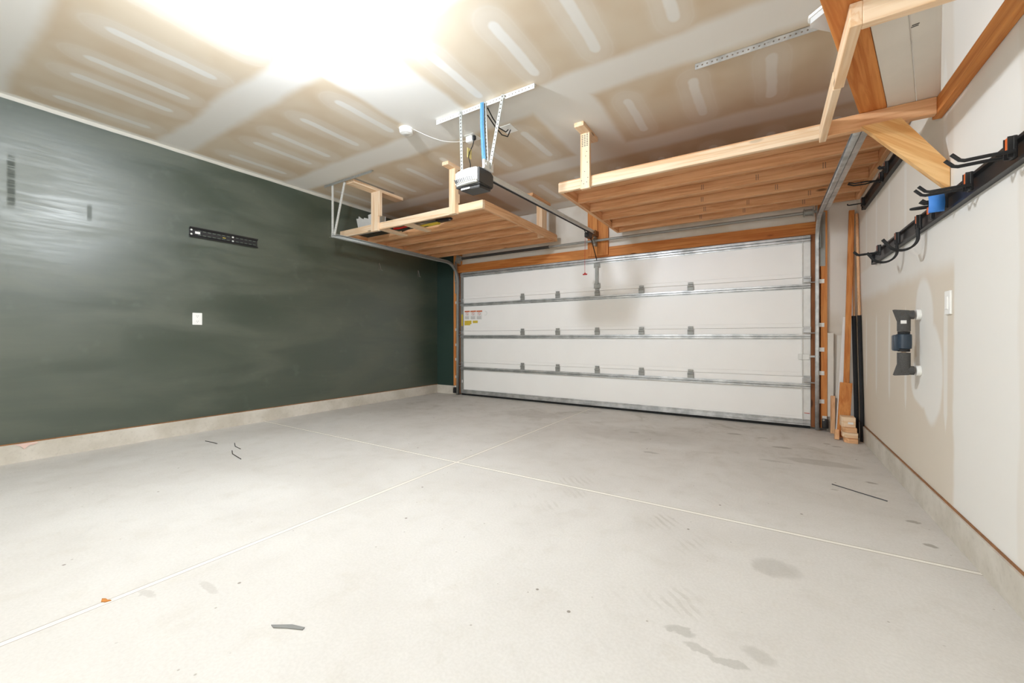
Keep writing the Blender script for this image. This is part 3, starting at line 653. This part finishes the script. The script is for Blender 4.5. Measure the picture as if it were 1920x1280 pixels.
# ------------------------------------------------------------ big overhead shelf (right)
def seg(x0, x1, y0, y1, z0, z1): return B(x0, x1, y0, y1, z0, z1, bev=.003)
t = thing('overhead_shelf', 'large pine overhead shelf on the right, above the garage door track', 'shelf', (-.45, 4.45, 2.39))
ZB, ZT2 = 2.39, 2.479
build(seg(-1.715, .772, 3.546, 3.584, ZB, ZT2), 'front_beam', pine[0], t)
build(seg(-1.715, -1.677, 3.585, 5.34, ZB, ZT2), 'side_beam', tanw[1], t)
build(seg(.734, .772, 3.585, 5.34, ZB, ZT2), 'side_beam', tanw[1], t)
for y in (3.945, 4.285, 4.660, 5.025, 5.32):
    build(seg(-1.676, .733, y-.019, y+.019, ZB, ZT2-.001), 'joist', tanw[0], t)
build(seg(-1.71, .770, 3.55, 5.335, ZT2, ZT2+.010), 'deck', tanw[0], t)
build(seg(-1.473, -1.384, 3.508, 3.546, 2.365, 2.872), 'post', pine[2], t)
build(seg(-1.473, -1.384, 3.366, 3.730, 2.872, 2.91), 'ceiling_block', pine[1], t)
mk = MB()
for cx in (-1.452, -1.428, -1.405):
    for q in range(7): mk.box(cx-.007+.001*(q % 2), cx+.006, 3.5068, 3.5082, 2.848-.016*q, 2.855-.016*q)
for (cx, cz) in ((-1.44, 2.41), (-1.41, 2.42), (-1.46, 2.44), (-1.40, 2.46), (-1.43, 2.52), (-1.405, 2.60), (-1.42, 2.66), (-1.41, 2.70)):
    mk.lathe((cx, 3.507, cz), [(.004, -.001), (.004, .001)], 8, 'y')
build(mk, 'stamp_marks', ink, t)
mk = MB()
for y, xs_ in ((4.266, (-.55, -.1, .38)), (4.641, (-.6, .05)), (5.006, (-.62, -.2, .33)), (5.301, (-.7, -.25, .3))):
    for x in xs_:
        for q in range(2): mk.box(x+.016*q, x+.016*q+.004, y-.0008, y+.001, 2.412, 2.462)
build(mk, 'stamp_marks', ink, t)
# ------------------------------------------------------------ smaller overhead shelf (left)
t = thing('overhead_shelf', 'smaller pine overhead shelf on the left, holding saws, beside the green wall', 'shelf', (-3.85, 4.45, 2.39))
build(seg(-5.075, -2.60, 3.520, 3.558, ZB, ZT2), 'front_beam', pine[0], t)
build(seg(-2.638, -2.60, 3.559, 5.34, ZB, ZT2), 'side_beam', tanw[1], t)
build(seg(-5.075, -5.037, 3.559, 5.34, ZB, ZT2), 'side_beam', tanw[1], t)
for y in (3.975, 4.325, 4.680, 5.035, 5.32):
    build(seg(-5.036, -2.639, y-.019, y+.019, ZB, ZT2-.001), 'joist', tanw[0], t)
build(seg(-5.036, -2.605, 3.995, 5.335, ZT2, ZT2+.010), 'deck', tanw[0], t)
build(seg(-3.42, -2.605, 3.56, 3.994, ZT2, ZT2+.010), 'deck', tanw[0], t)
for x in (-4.24, -3.80):
    build(seg(x-.045, x+.045, 3.559, 3.955, ZB, ZB+.030), 'cross_block', pine[1], t)
m = MB().prism([(-4.366, 3.481, 2.37), (-4.245, 3.481, 2.37), (-4.245, 3.481, 2.555), (-4.200, 3.481, 2.555), (-4.200, 3.481, 2.872), (-4.366, 3.481, 2.872)], (0, .038, 0))
build(m, 'post', pine[2], t)
build(seg(-4.380, -4.240, 3.12, 3.91, 2.872, 2.91), 'ceiling_block', pine[1], t)
build(seg(-3.022, -2.933, 3.460, 3.519, 2.372, 2.872).box(-3.022, -2.933, 3.519, 3.54, 2.50, 2.60), 'post', pine[2], t)
build(seg(-3.022, -2.933, 3.345, 3.70, 2.872, 2.91), 'ceiling_block', pine[1], t)
build(seg(-2.735, -2.646, 4.96, 5.10, 2.49, 2.872).box(-2.735, -2.646, 4.985, 5.015, ZB, 2.49), 'post', pine[2], t)
build(seg(-2.745, -2.636, 4.68, 5.20, 2.872, 2.91), 'ceiling_block', tanw[1], t)

# things lying on the left shelf
zt = ZT2
t = thing('hand_saw', 'hand saw with a black handle in the open bay of the left shelf', 'saw', (-3.42, 3.74, 2.45))
m = MB().prism([(-3.46, 3.705, 2.421), (-3.27, 3.715, 2.421), (-3.225, 3.735, 2.421), (-3.235, 3.775, 2.421), (-3.29, 3.785, 2.421), (-3.46, 3.77, 2.421)], (0, 0, .022))
bmesh.ops.bevel(m.bm, geom=m.bm.edges[:], offset=.006, segments=2, affect='EDGES')
h = build(m, 'handle', black_metal, t, True)
build(MB().lathe((-3.262, 3.748, 2.4195), [(.011, 0), (.011, .003)], 14), 'hang_hole', galv_pale, h)
build(MB().prism([(-3.46, 3.712, 2.431), (-3.46, 3.765, 2.431), (-3.90, 3.735, 2.431), (-3.90, 3.712, 2.431)], (0, 0, .002)), 'blade', steel, t)
t = thing('spirit_level', 'yellow level lying in the open bay of the left shelf', 'level', (-3.6, 3.82, 2.43))
build(B(-3.92, -3.50, 3.80, 3.845, 2.421, 2.446, bev=.002), 'level_bar', yellow_tag, t)
build(B(-3.75, -3.69, 3.81, 3.835, 2.4195, 2.4475), 'vial', black_metal, t)
t = thing('pruning_shears', 'red and black tool lying in the open bay of the left shelf', 'hand tool', (-4.05, 3.75, 2.43))
build(MB().tube([(-4.21, 3.72, 2.44), (-4.10, 3.74, 2.438), (-3.97, 3.73, 2.44), (-3.90, 3.70, 2.442)], .014, 8), 'red_grip', red_plastic, t, True)
build(MB().tube([(-4.20, 3.86, 2.438), (-4.10, 3.83, 2.438), (-3.98, 3.80, 2.438), (-3.91, 3.74, 2.44)], .013, 8).obox(Vector((-4.04, 3.80, 2.437)), (.16, .045, .014), Matrix.Rotation(.25, 3, 'Z'), .004), 'black_grip', black_metal, t, True)
pl = [(668, 410), (672, 410), (672.7, 405.5), (677, 409), (682, 411), (682.6, 408), (690.8, 410), (690.2, 403), (695, 401), (703, 397), (722, 406), (722, 432), (674, 440)]
def up_(u, v, y):
    s_, c_ = math.sin(TH), math.cos(TH); a = (u-960)/762; b = (632-v)/762; q = y/(c_+a*s_); return ((-s_+a*c_)*q, y, 1+b*q)
PY = 3.70
top = [(up_(u, v, PY)[0], max(2.44, up_(u, v, PY)[2])) for u, v in pl]
t = build(MB().prism([(x, PY, z-.0) for x, z in top], (0, .012, 0)), 'foam_board', cardb, loc=(-4.55, PY, 2.48))
tagp(t, 'jagged torn white board standing on the left shelf against the green wall', 'board')

# ------------------------------------------------------------ lumber rack near the camera (right wall)
t = thing('lumber_rack', 'ladder-shaped pine lumber rack braced off the white wall, nearest to the camera', 'rack', (.52, 2.5, 2.16))
RZ0, RZ1 = 2.160, 2.249
build(B(.255, .293, 1.965, 2.42, RZ0, RZ1, bev=.003), 'side_rail', pine[1], t)
build(B(.253, .285, 2.424, 3.035, RZ0, RZ1, bev=.003), 'side_rail', pine[1], t)
build(B(.293, .736, 1.965, 2.003, RZ0, RZ1, bev=.003), 'cross_rail', pine[0], t)
build(B(.286, .736, 2.958, 2.996, RZ0, RZ1, bev=.003), 'cross_rail', tanw[0], t)
build(B(.737, .774, 1.70, 3.04, RZ0, RZ1, bev=.003), 'side_rail', orng[1], t)
build(MB().prism([(.430, 2.915, 2.160), (.590, 2.915, 2.160), (.772, 2.915, 1.880), (.772, 2.915, 1.742)], (0, .038, 0)), 'brace', tan_brace, t)
# boards lying askew on the rack
ang = math.radians(13.95); dv = Vector((math.sin(ang), math.cos(ang), 0)); nv = Vector((math.cos(ang), -math.sin(ang), 0))
def lay(name, mat, off0, off1, s0, s1, z0, z1, label, cat, group=None, wood_=True):
    # off: sideways distance, s: along distance; origin at (0.155,1.882)
    o = Vector((.205, 1.70, 0)); c_ = o + nv*((off0+off1)/2) + dv*((s0+s1)/2); c_.z = (z0+z1)/2
    R = Matrix((nv, dv, Vector((0, 0, 1)))).transposed()
    ob = build(MB().obox(c_, (off1-off0, s1-s0, z1-z0), R, .003), name, mat, loc=tuple(c_))
    return tagp(ob, label, cat, group)
RA = Matrix((nv, dv, Vector((0, 0, 1)))).transposed()
lay('plank', orange_plank, -.090, .024, -.25, 1.31, 2.250, 2.288, 'wide orange-brown plank lying skewed on the lumber rack', 'plank')
lay('white_board', cream_board, .026, .135, -.25, 1.60, 2.250, 2.270, 'white board on the lumber rack, next to the orange-brown plank', 'board')
wb = lay('white_board', cream_board, .138, .225, -.25, 1.60, 2.250, 2.270, 'white board with a small printed mark, on the lumber rack nearest the wall', 'board')
o = Vector((.205, 1.70, 0)) + nv*.150 + dv*.60
mk = MB().obox(Vector((o.x, o.y, 2.2492)), (.022, .006, .0008), RA).obox(Vector((o.x, o.y-.012, 2.2492)), (.022, .006, .0008), RA)
ORG[wb.name] = wb.location.copy(); build(mk, 'printed_mark', ink, wb)
# clear plastic case on top of the plank
cc = Vector((.272, 2.085, 0)); R = Matrix.Rotation(math.radians(45), 3, 'Z')
t = thing('plastic_case', 'clear frosted plastic case sticking out past the orange-brown plank on the rack', 'plastic case', (cc.x, cc.y, 2.289))
def slab(a, b, z0, z1, ch):
    q = [(a-ch, -b), (a, -b+ch), (a, b-ch), (a-ch, b), (-a+ch, b), (-a, b-ch), (-a, -b+ch), (-a+ch, -b)]
    return [tuple(cc + R @ Vector((x, y, 0)) + Vector((0, 0, z0))) for x, y in q], (0, 0, z1-z0)
build(MB().prism(*slab(.100, .100, 2.290, 2.312, .02)), 'case_body', clear, t)
l_ = MB().prism(*slab(.105, .105, 2.313, 2.324, .02))
for k in (-.06, -.02, .02, .06): l_.obox(cc + R @ Vector((k, 0, 0)) + Vector((0, 0, 2.326)), (.012, .18, .006), R, .002)
build(l_, 'lid', white_plastic, t)

# white raceway on the right wall above the shelf height
tagp(build(B(XR-.022, XR-.001, 3.10, 3.15, 2.30, H, bev=.003), 'raceway', white_plastic, loc=(XR-.01, 3.12, 2.3)), 'white vertical cable cover on the right wall behind the lumber rack', 'cable cover')

# ------------------------------------------------------------ tool rails and hooks on the right wall
def tool_rail(y0, y1, z0, z1, label):
    t = thing('tool_rail', label, 'tool rail', (XR-.01, (y0+y1)/2, z0)); x1 = XR-.001
    pr = [(0, 0), (-.028, 0), (-.028, .012), (-.012, .016), (-.012, (z1-z0)-.016), (-.028, (z1-z0)-.012), (-.028, z1-z0), (0, z1-z0)]
    build(MB().sweep([(x1, y0, z0), (x1, y1, z0)], [((1, 0, 0), (0, 0, 1))]*2, pr, closed=True), 'rail', black_metal, t)
    e = MB()
    e.box(x1-.031, x1, y1, y1+.006, z0-.002, z1+.002)
    build(e, 'end_cap', black_rubber, t)
    return t
tool_rail(1.50, 4.60, 1.625, 1.715, 'long black tool rail on the right wall, the lower of the two')
tool_rail(3.55, 5.04, 2.210, 2.305, 'short black tool rail on the right wall under the large shelf')
def arc(c, r, a0, a1, n, y): return [(c[0]+r*math.cos(a0+(a1-a0)*i/n), y, c[1]+r*math.sin(a0+(a1-a0)*i/n)) for i in range(n+1)]
def hook(y, zc, label, kind, reach=.15, gap=.02, body=True, splay=0.0):
    t = thing('tool_hook', label, 'tool hook', (XR-.03, y, zc), 'hooks on the tool rails')
    xb = XR-.030
    if body:
        m = B(xb-.010, xb+.004, y-.018, y+.018, zc-.040, zc+.042, bev=.004)
        m.box(xb-.022, xb-.008, y-.018, y-.014, zc-.036, zc+.040, .001).box(xb-.022, xb-.008, y+.014, y+.018, zc-.036, zc+.040, .001)
        build(m, 'mount', black_metal, t)
        build(B(xb-.020, xb-.011, y-.011, y+.011, zc-.006, zc+.040, bev=.003), 'locking_tab', orange_plastic, t)
    x0 = xb-.008
    for sgn in (-1, 1):
        g = gap*sgn; m = MB()
        if kind == 'long':
            p = [(x0, y+g, zc-.020), (x0-reach*.4, y+g*(1+splay*.4), zc-.022), (x0-reach*.78, y+g*(1+splay), zc-.026), (x0-reach*.86, y+g*(1+splay), zc-.022), (x0-reach, y+g*(1+splay), zc+.004)]
            m.tube(p, .0065, 10)
        elif kind == 'curve':
            dr_ = .085
            p = [(x0, y+g, zc-.02), (x0-.004, y+g, zc-.05), (x0-.002, y+g, zc-dr_)]
            p += arc((x0-.072, zc-dr_), .070, 0, -math.pi*.86, 14, y+g)[1:]
            p += [(x0-.158, y+g, zc-dr_+.004)]
            m.tube(p, .0062, 10)
        elif kind == 'loop':
            p = [(x0, y+g*.4, zc-.02), (x0-reach*.25, y+g*.6, zc-.02), (x0-reach*.45, y+g*2.0, zc-.022), (x0-reach*.8, y+g*1.8, zc-.022), (x0-reach, y+g*1.0, zc-.008)]
            m.tube(p, .0055, 10)
        elif kind == 'single':
            if sgn > 0: continue
            p = [(x0, y, zc-.01), (x0-reach*.9, y, zc-.014), (x0-reach, y, zc-.012), (x0-reach*1.02, y, zc+.0)]
            m.tube(p, .0055, 10)
        elif kind == 'short':
            p = [(x0, y+g, zc+.0), (x0-reach*.8, y+g, zc+.0), (x0-reach, y+g, zc+.012)]
            m.tube(p, .008, 10)
        build(m, 'prong', black_rubber, t, True)
    return t
G = None
hook(2.20, 1.680, 'two-pronged black tool hook on the lower rail, nearest to the camera', 'long', .160, .032)
hook(2.57, 1.678, 'two-pronged black tool hook on the lower rail, just behind the blue tape', 'long', .165, .028)
hook(3.27, 1.670, 'curved black double hook on the lower rail, next after the paddle-shaped hook', 'curve', gap=.012)
hook(3.73, 1.670, 'curved black double hook on the lower rail, second from its far end', 'curve', gap=.012)
hook(4.28, 1.690, 'straight two-pronged black hook at the far end of the lower rail', 'long', .155, .016)
hook(4.203, 2.240, 'looped black double hook on the upper rail', 'loop', .20, .016)
hook(4.036, 2.262, 'short stubby black hook on the upper rail', 'short', .045, .010)
hook(4.93, 2.255, 'thin single black hook at the far end of the upper rail', 'single', .11)
t = thing('tool_hook', 'paddle-shaped flat black hook on the lower rail', 'tool hook', (XR-.03, 3.06, 1.68), 'hooks on the tool rails')
build(B(XR-.045, XR-.026, 3.04, 3.085, 1.63, 1.735, bev=.004), 'mount', black_metal, t)
build(B(XR-.052, XR-.044, 3.052, 3.073, 1.665, 1.71, bev=.003), 'locking_tab', orange_plastic, t)
m = MB().prism([(XR-.04+.045*math.cos(a)-.035, 3.07+.028*math.sin(a), 1.702) for a in [i*math.pi/10 for i in range(20)]], (0, 0, .007))
build(m, 'paddle', black_rubber, t, True)
# blue tape draped on the hook prongs
m = MB(); n = 10
for i in range(n):
    for q in range(1):
        a0, a1 = i/n, (i+1)/n
        f = lambda a: (.012*math.sin(a*math.pi)*-1)
        m.quad((.672, 2.83+f(a0), 1.708-.088*a0), (.732, 2.84+f(a0), 1.712-.088*a0), (.732, 2.84+f(a1), 1.712-.088*a1), (.672, 2.83+f(a1), 1.708-.088*a1))
o = build(m, 'blue_tape', blue_tape, loc=(.70, 2.84, 1.66), solid=.0015, smooth=True)
tagp(o, 'square of bright blue tape stuck on a hook of the lower tool rail', 'tape')
hook(2.862, 1.680, 'black hook with its prongs half hidden by the square of blue tape', 'short', .085, .014)

# ------------------------------------------------------------ flow-monitor valve on insulated pipe
t = thing('water_shutoff_valve', 'insulated pipe loop with a dark blue-grey automatic shutoff valve on the right wall', 'valve', (.70, 3.40, .97))
px_, py_ = .700, 3.40
up = MB().tube([(px_, py_, 1.037), (px_, py_, 1.135)], .031, 18).tube([(XR-.03, py_, 1.137), (px_-.018, py_, 1.137)], .027, 18)
up.prism([(px_-.048, py_-.024, 1.170), (px_+.02, py_-.024, 1.164), (px_+.02, py_-.024, 1.12), (px_-.028, py_-.024, 1.10)], (0, .048, 0))
build(up, 'pipe_insulation', foam_black, t, True)
lo = MB().tube([(px_, py_, .905), (px_, py_, .80)], .031, 18).tube([(XR-.03, py_, .797), (px_-.018, py_, .797)], .027, 18)
lo.prism([(px_-.046, py_-.024, .764), (px_+.02, py_-.024, .770), (px_+.02, py_-.024, .81), (px_-.028, py_-.024, .83)], (0, .048, 0))
build(lo, 'pipe_insulation', foam_black, t, True)
build(MB().tube([(px_, py_, .89), (px_, py_, 1.05)], .012, 12), 'copper_pipe', plain('pale_pipe', (214, 186, 160), .5), t, True)
build(MB().lathe((px_, py_, .927), [(.026, 0), (.036, .004), (.037, .03), (.037, .075), (.036, .09), (.026, .094)], 24), 'valve_body', navy_plastic, t, True)
for z in (.912, 1.021): build(MB().lathe((px_, py_, z), [(.029, 0), (.029, .015)], 18), 'union_nut', black_rubber, t, True)
build(B(px_-.052, px_-.020, py_-.022, py_+.034, .915, 1.015, bev=.010), 'actuator', navy_plastic, t, True)
for z in (1.137, .797): build(MB().tube([(XR-.022, py_, z), (XR-.001, py_, z)], .0315, 20), 'wall_collar', white_plastic, t, True)
build(B(px_-.020, px_+.006, py_-.0325, py_-.029, 1.083, 1.103), 'paper_scrap', paper, t)

# ------------------------------------------------------------ plates on the walls
t = thing('light_switch', 'white rocker switch plate on the right wall beside the valve', 'light switch', (XR, 2.93, 1.18))
build(B(XR-.010, XR, 2.892, 2.968, 1.116, 1.236, bev=.003), 'wall_plate', white_plastic, t)
build(B(XR-.015, XR-.009, 2.914, 2.946, 1.142, 1.208, bev=.002), 'rocker', white_plastic, t)
t = thing('wall_outlet', 'white double power outlet on the green wall under the black bracket', 'outlet', (XL, 1.84, 1.19))
build(B(XL, XL+.007, 1.798, 1.884, 1.130, 1.256, bev=.003), 'wall_plate', white_plastic, t)
for z in (1.166, 1.220):
    r_ = build(MB().lathe((XL+.006, 1.841, z), [(.018, 0), (.018, .003)], 20, 'x'), 'receptacle', white_plastic, t)
    m = MB()
    for dy in (-.007, .007): m.box(XL+.0088, XL+.0095, 1.841+dy-.0012, 1.841+dy+.0012, z-.002, z+.008)
    m.box(XL+.0088, XL+.0095, 1.838, 1.844, z-.011, z-.007)
    build(m, 'slots', ink, r_)
# flat screen mounting rail
t = thing('tv_mount', 'black slotted steel mounting bracket screwed to the green wall', 'wall bracket', (XL, 2.10, 2.09))
x0 = XL+.018; y0, y1, z0, z1 = 1.770, 2.432, 2.044, 2.148
build(MB().sweep([(x0, y0, z0), (x0, y1, z0)], [((1, 0, 0), (0, 0, 1))]*2,
      [(-.017, .018), (-.017, .084), (-.010, .088), (.004, .098), (.006, .104), (.002, .104), (-.013, .090), (-.0195+.0, .086), (-.0178, .016), (-.013, .012), (.002, 0), (.006, 0), (.004, .006), (-.012, .016)][:0] or
      [(-.0175, .018), (-.0175, .086), (.003, .104), (.008, .104), (.008, .098), (-.012, .080), (-.012, .024), (.008, .006), (.008, 0), (.003, 0)], closed=True), 'channel', black_metal, t)
m = MB()
for i in range(13):
    yy = y0+.075+i*.045
    for z in (z0+.032, z0+.072): m.box(x0-.0125, x0-.0112, yy, yy+.028, z-.0035, z+.0035)
build(m, 'slots', plain('slot_green', (90, 98, 88), .7), t)
for yy in (y0+.018, y0+.405):
    for z in (z0+.030, z0+.074): build(MB().lathe((x0-.012, yy, z), [(.010, 0), (.008, .006)], 12, 'x'), 'screw', galv_pale, t)
build(B(x0-.0122, x0-.0108, y0+.05, y0+.095, z0+.040, z0+.064), 'sticker', paper, t)
m = B(x0-.0122, x0-.0108, y0+.305, y0+.335, z0+.046, z0+.052); build(m, 'sticker', yellow_tag, t)
for y, lab in ((4.20, 'small silver double hanger on the green wall, the one farther from the garage door'), (5.02, 'small silver double hanger on the green wall, the one closer to the garage door')):
    t = thing('wall_hanger', lab, 'wall hook', (XL, y, 2.13), 'small silver hangers on the green wall')
    build(MB().lathe((XL, y, 2.135), [(.010, 0), (.008, .006)], 12, 'x'), 'screw', steel, t)
    for s in (-1, 1):
        build(MB().tube([(XL+.008, y+.003*s, 2.135), (XL+.012, y+.014*s, 2.09), (XL+.016, y+.022*s, 2.04), (XL+.032, y+.024*s, 2.028), (XL+.044, y+.024*s, 2.04)], .0032, 7), 'prong', steel, t, True)

# ------------------------------------------------------------ leaning boards in the right corner
def lean(name, mat, a, b, w, d, label, cat, up=(0, 1, 0), group=None, bev=.002):
    a, b = Vector(a), Vector(b); dd = (b-a).normalized(); r = Vector((1, 0, 0)); r = (r-dd*r.dot(dd)).normalized(); q = dd.cross(r)
    R = Matrix((r, q, dd)).transposed()
    o = build(MB().obox((a+b)/2, (w, d, (b-a).length), R, bev), name, mat, loc=tuple(a))
    return tagp(o, label, cat, group)
lean('white_board', cream_board, (.553, 5.465, .155), (.553, 5.465, 1.045), .052, .018, 'narrow white board upright against the front wall beside the door jamb', 'board')
lean('white_board', white_paint, (.600, 5.35, .02), (.672, 5.455, 1.21), .034, .02, 'white strip leaning in the corner with a notched brown side', 'board')
lean('white_board', cream_board, (.611, 5.472, .02), (.632, 5.478, 1.02), .045, .014, 'wide pale board standing behind the leaning white strip', 'board')
lean('lumber_stick', orng[2], (.652, 5.26, .30), (.722, 5.435, 2.31), .045, .036, 'tall orange-brown stick leaning in the corner up to the shelf', 'lumber')
lean('lumber_stick', tanw[2], (.558, 5.350, .0), (.566, 5.41, .385), .036, .036, 'short pale stick standing on the floor beside the door jamb', 'lumber')
lean('lumber_block', orng[2], (.612, 5.12, .010), (.650, 5.215, .545), .095, .036, 'knotty orange-brown board offcut standing behind the stacked blocks', 'lumber')
lean('lumber_block', tanw[2], (.560, 5.06, .0), (.562, 5.08, .095), .036, .05, 'small wood block on the floor at the left of the stacked blocks', 'lumber')
# sleeved poles
for i, (xb, yb, xt, yt, lab) in enumerate(((.723, 5.15, .731, 5.365, 'long pole with a black foam sleeve in the corner, the one nearer the door'),
                                           (.754, 5.08, .757, 5.25, 'ribbed long pole with a black foam sleeve in the corner, the one against the wall'))):
    t = thing('sleeved_pole', lab, 'pole', (xb, yb, .0), 'sleeved poles in the corner')
    A = Vector((xb, yb, .0 if i else .02)); Bv = Vector((xt, yt, 1.215)); C = A + (Bv-A)*(2.26/1.215)
    C.x = min(C.x, .758); C.y = min(C.y, 5.478)
    build(MB().tube([A, A.lerp(Bv, .3)+Vector((.002, -.004, 0)), A.lerp(Bv, .7)+Vector((.001, 0, 0)), Bv], .019 if i == 0 else .0165, 14), 'foam_sleeve', foam_tube, t, True)
    m = MB()
    if i:
        n = 60
        pp = [Bv.lerp(C, k/n) for k in range(n+1)]
        for k in range(n): m.tube([pp[k], pp[k].lerp(pp[k+1], .5), pp[k+1]], .0125 if k % 2 else .0108, 8)
    else: m.tube([Bv, C], .009, 10)
    build(m, 'pole_shaft', tanw[2], t, True)
# stacked offcuts
zz = .0
offs = [(.655, 4.995, .100, .11, 'lowest'), (.650, 5.010, .112, .12, 'second lowest'), (.645, 5.000, .104, .12, 'third'), (.638, 5.03, .105, .13, 'topmost')]
hts = (.047, .052, .046, .095)
for i, ((cx, cy, wx, wy, nm), hh) in enumerate(zip(offs, hts)):
    hw = wx/2; cut = .030 if i < 3 else .02
    m = MB().prism([(cx-hw, cy-wy/2+cut, zz), (cx-hw+cut, cy-wy/2, zz), (cx+hw, cy-wy/2, zz), (cx+hw, cy+wy/2, zz), (cx-hw, cy+wy/2, zz)], (0, 0, hh-.001))
    bmesh.ops.bevel(m.bm, geom=m.bm.edges[:], offset=.003, segments=1, affect='EDGES')
    o = build(m, 'wood_offcut', pine[0] if i % 2 else tanw[0], loc=(cx, cy, zz))
    tagp(o, {'lowest': 'pine offcut at the bottom of the small stack in the corner', 'second lowest': 'pine offcut second from the bottom of the stack in the corner',
             'third': 'pine offcut under the topmost one of the stack in the corner', 'topmost': 'topmost pine offcut with a white sticker on the stack in the corner'}[nm], 'wood offcut', 'stacked offcuts in the corner')
    if nm == 'topmost':
        ORG[o.name] = Vector((cx, cy, zz)); build(B(cx-.005, cx+.035, cy-wy/2-.0012, cy-wy/2+.001, zz+.030, zz+.050), 'sticker', paper, o)
    zz += hh
# photo-eye sensors
for x, s, lab in ((.500, 1, 'black safety sensor at the foot of the right-hand track'), (-4.600, -1, 'black safety sensor at the foot of the left-hand track')):
    t = thing('safety_sensor', lab, 'sensor', (x, 5.42, .1), 'safety sensors at the door tracks')
    build(B(x-.026, x+.030, 5.395, 5.440, .035, .135, bev=.008), 'sensor_body', black_metal, t, True)
    build(MB().lathe((x-.012, 5.390, .125), [(.010, 0), (.007, .008)], 12, 'y'), 'lens', steel, t)
    build(B(x-.02, x+.02, 5.440, 5.449, .05, .16, bev=.002), 'bracket', galv_pale, t)

# ------------------------------------------------------------ debris on the floor
def debris(name, pts, r, mat, label, cat):
    o = build(MB().tube([Vector(p) for p in pts], r, 6), name, mat, loc=tuple(pts[0]), smooth=True); return tagp(o, label, cat)
debris('metal_rod', [(.361, 3.495, .003), (.48, 3.405, .003), (.609, 3.313, .003)], .003, black_metal, 'thin straight black rod on the floor near the right wall', 'rod')
debris('twig', [(-4.581, 1.726, .003), (-4.48, 1.738, .003), (-4.373, 1.742, .003)], .003, twig_m, 'straight dark twig on the floor nearest the green wall', 'twig')
debris('twig', [(-4.255, 1.839, .003), (-4.127, 1.788, .003), (-3.988, 1.771, .003)], .003, twig_m, 'bent dark twig on the floor, farther of the bent pair', 'twig')
debris('twig', [(-3.995, 1.706, .003), (-3.88, 1.66, .003), (-3.654, 1.626, .003)], .003, twig_m, 'bent dark twig on the floor, nearer of the bent pair', 'twig')
m = MB(); lp_ = [(-2.15, .474), (-2.138, .482), (-2.122, .483), (-2.108, .490), (-2.117, .475), (-2.13, .467)]
m.prism([(x, y, .001) for x, y in lp_], (0, 0, .004))
tagp(build(m, 'dry_leaf', leaf_m, loc=(-2.13, .48, .001)), 'small orange-brown dry leaf in the floor joint near the camera', 'leaf')
m = MB().prism([(-1.46, .745, .0005), (-1.40, .785, .0005), (-1.35, .80, .0005), (-1.345, .79, .0005), (-1.40, .765, .0005), (-1.44, .742, .0005)], (0, 0, .003))
tagp(build(m, 'grey_scrap', plain('grey_scrap', (128, 128, 124), .6), loc=(-1.4, .77, .0005)), 'slim grey scrap lying on the floor in the foreground', 'scrap')
m = MB(); pp = [(.70, .150), (.82, .150), (.83, .142), (.80, .128), (.79, .134), (.775, .126), (.755, .104), (.74, .128), (.72, .142)]
tagp(build(MB().prism([(XL+.014, y-.09, z-.004) for y, z in pp], (.006, 0, 0)), 'torn_paper', pink, loc=(XL+.02, .7, .12)), 'torn pink paper scrap at the foot of the green wall', 'paper scrap')
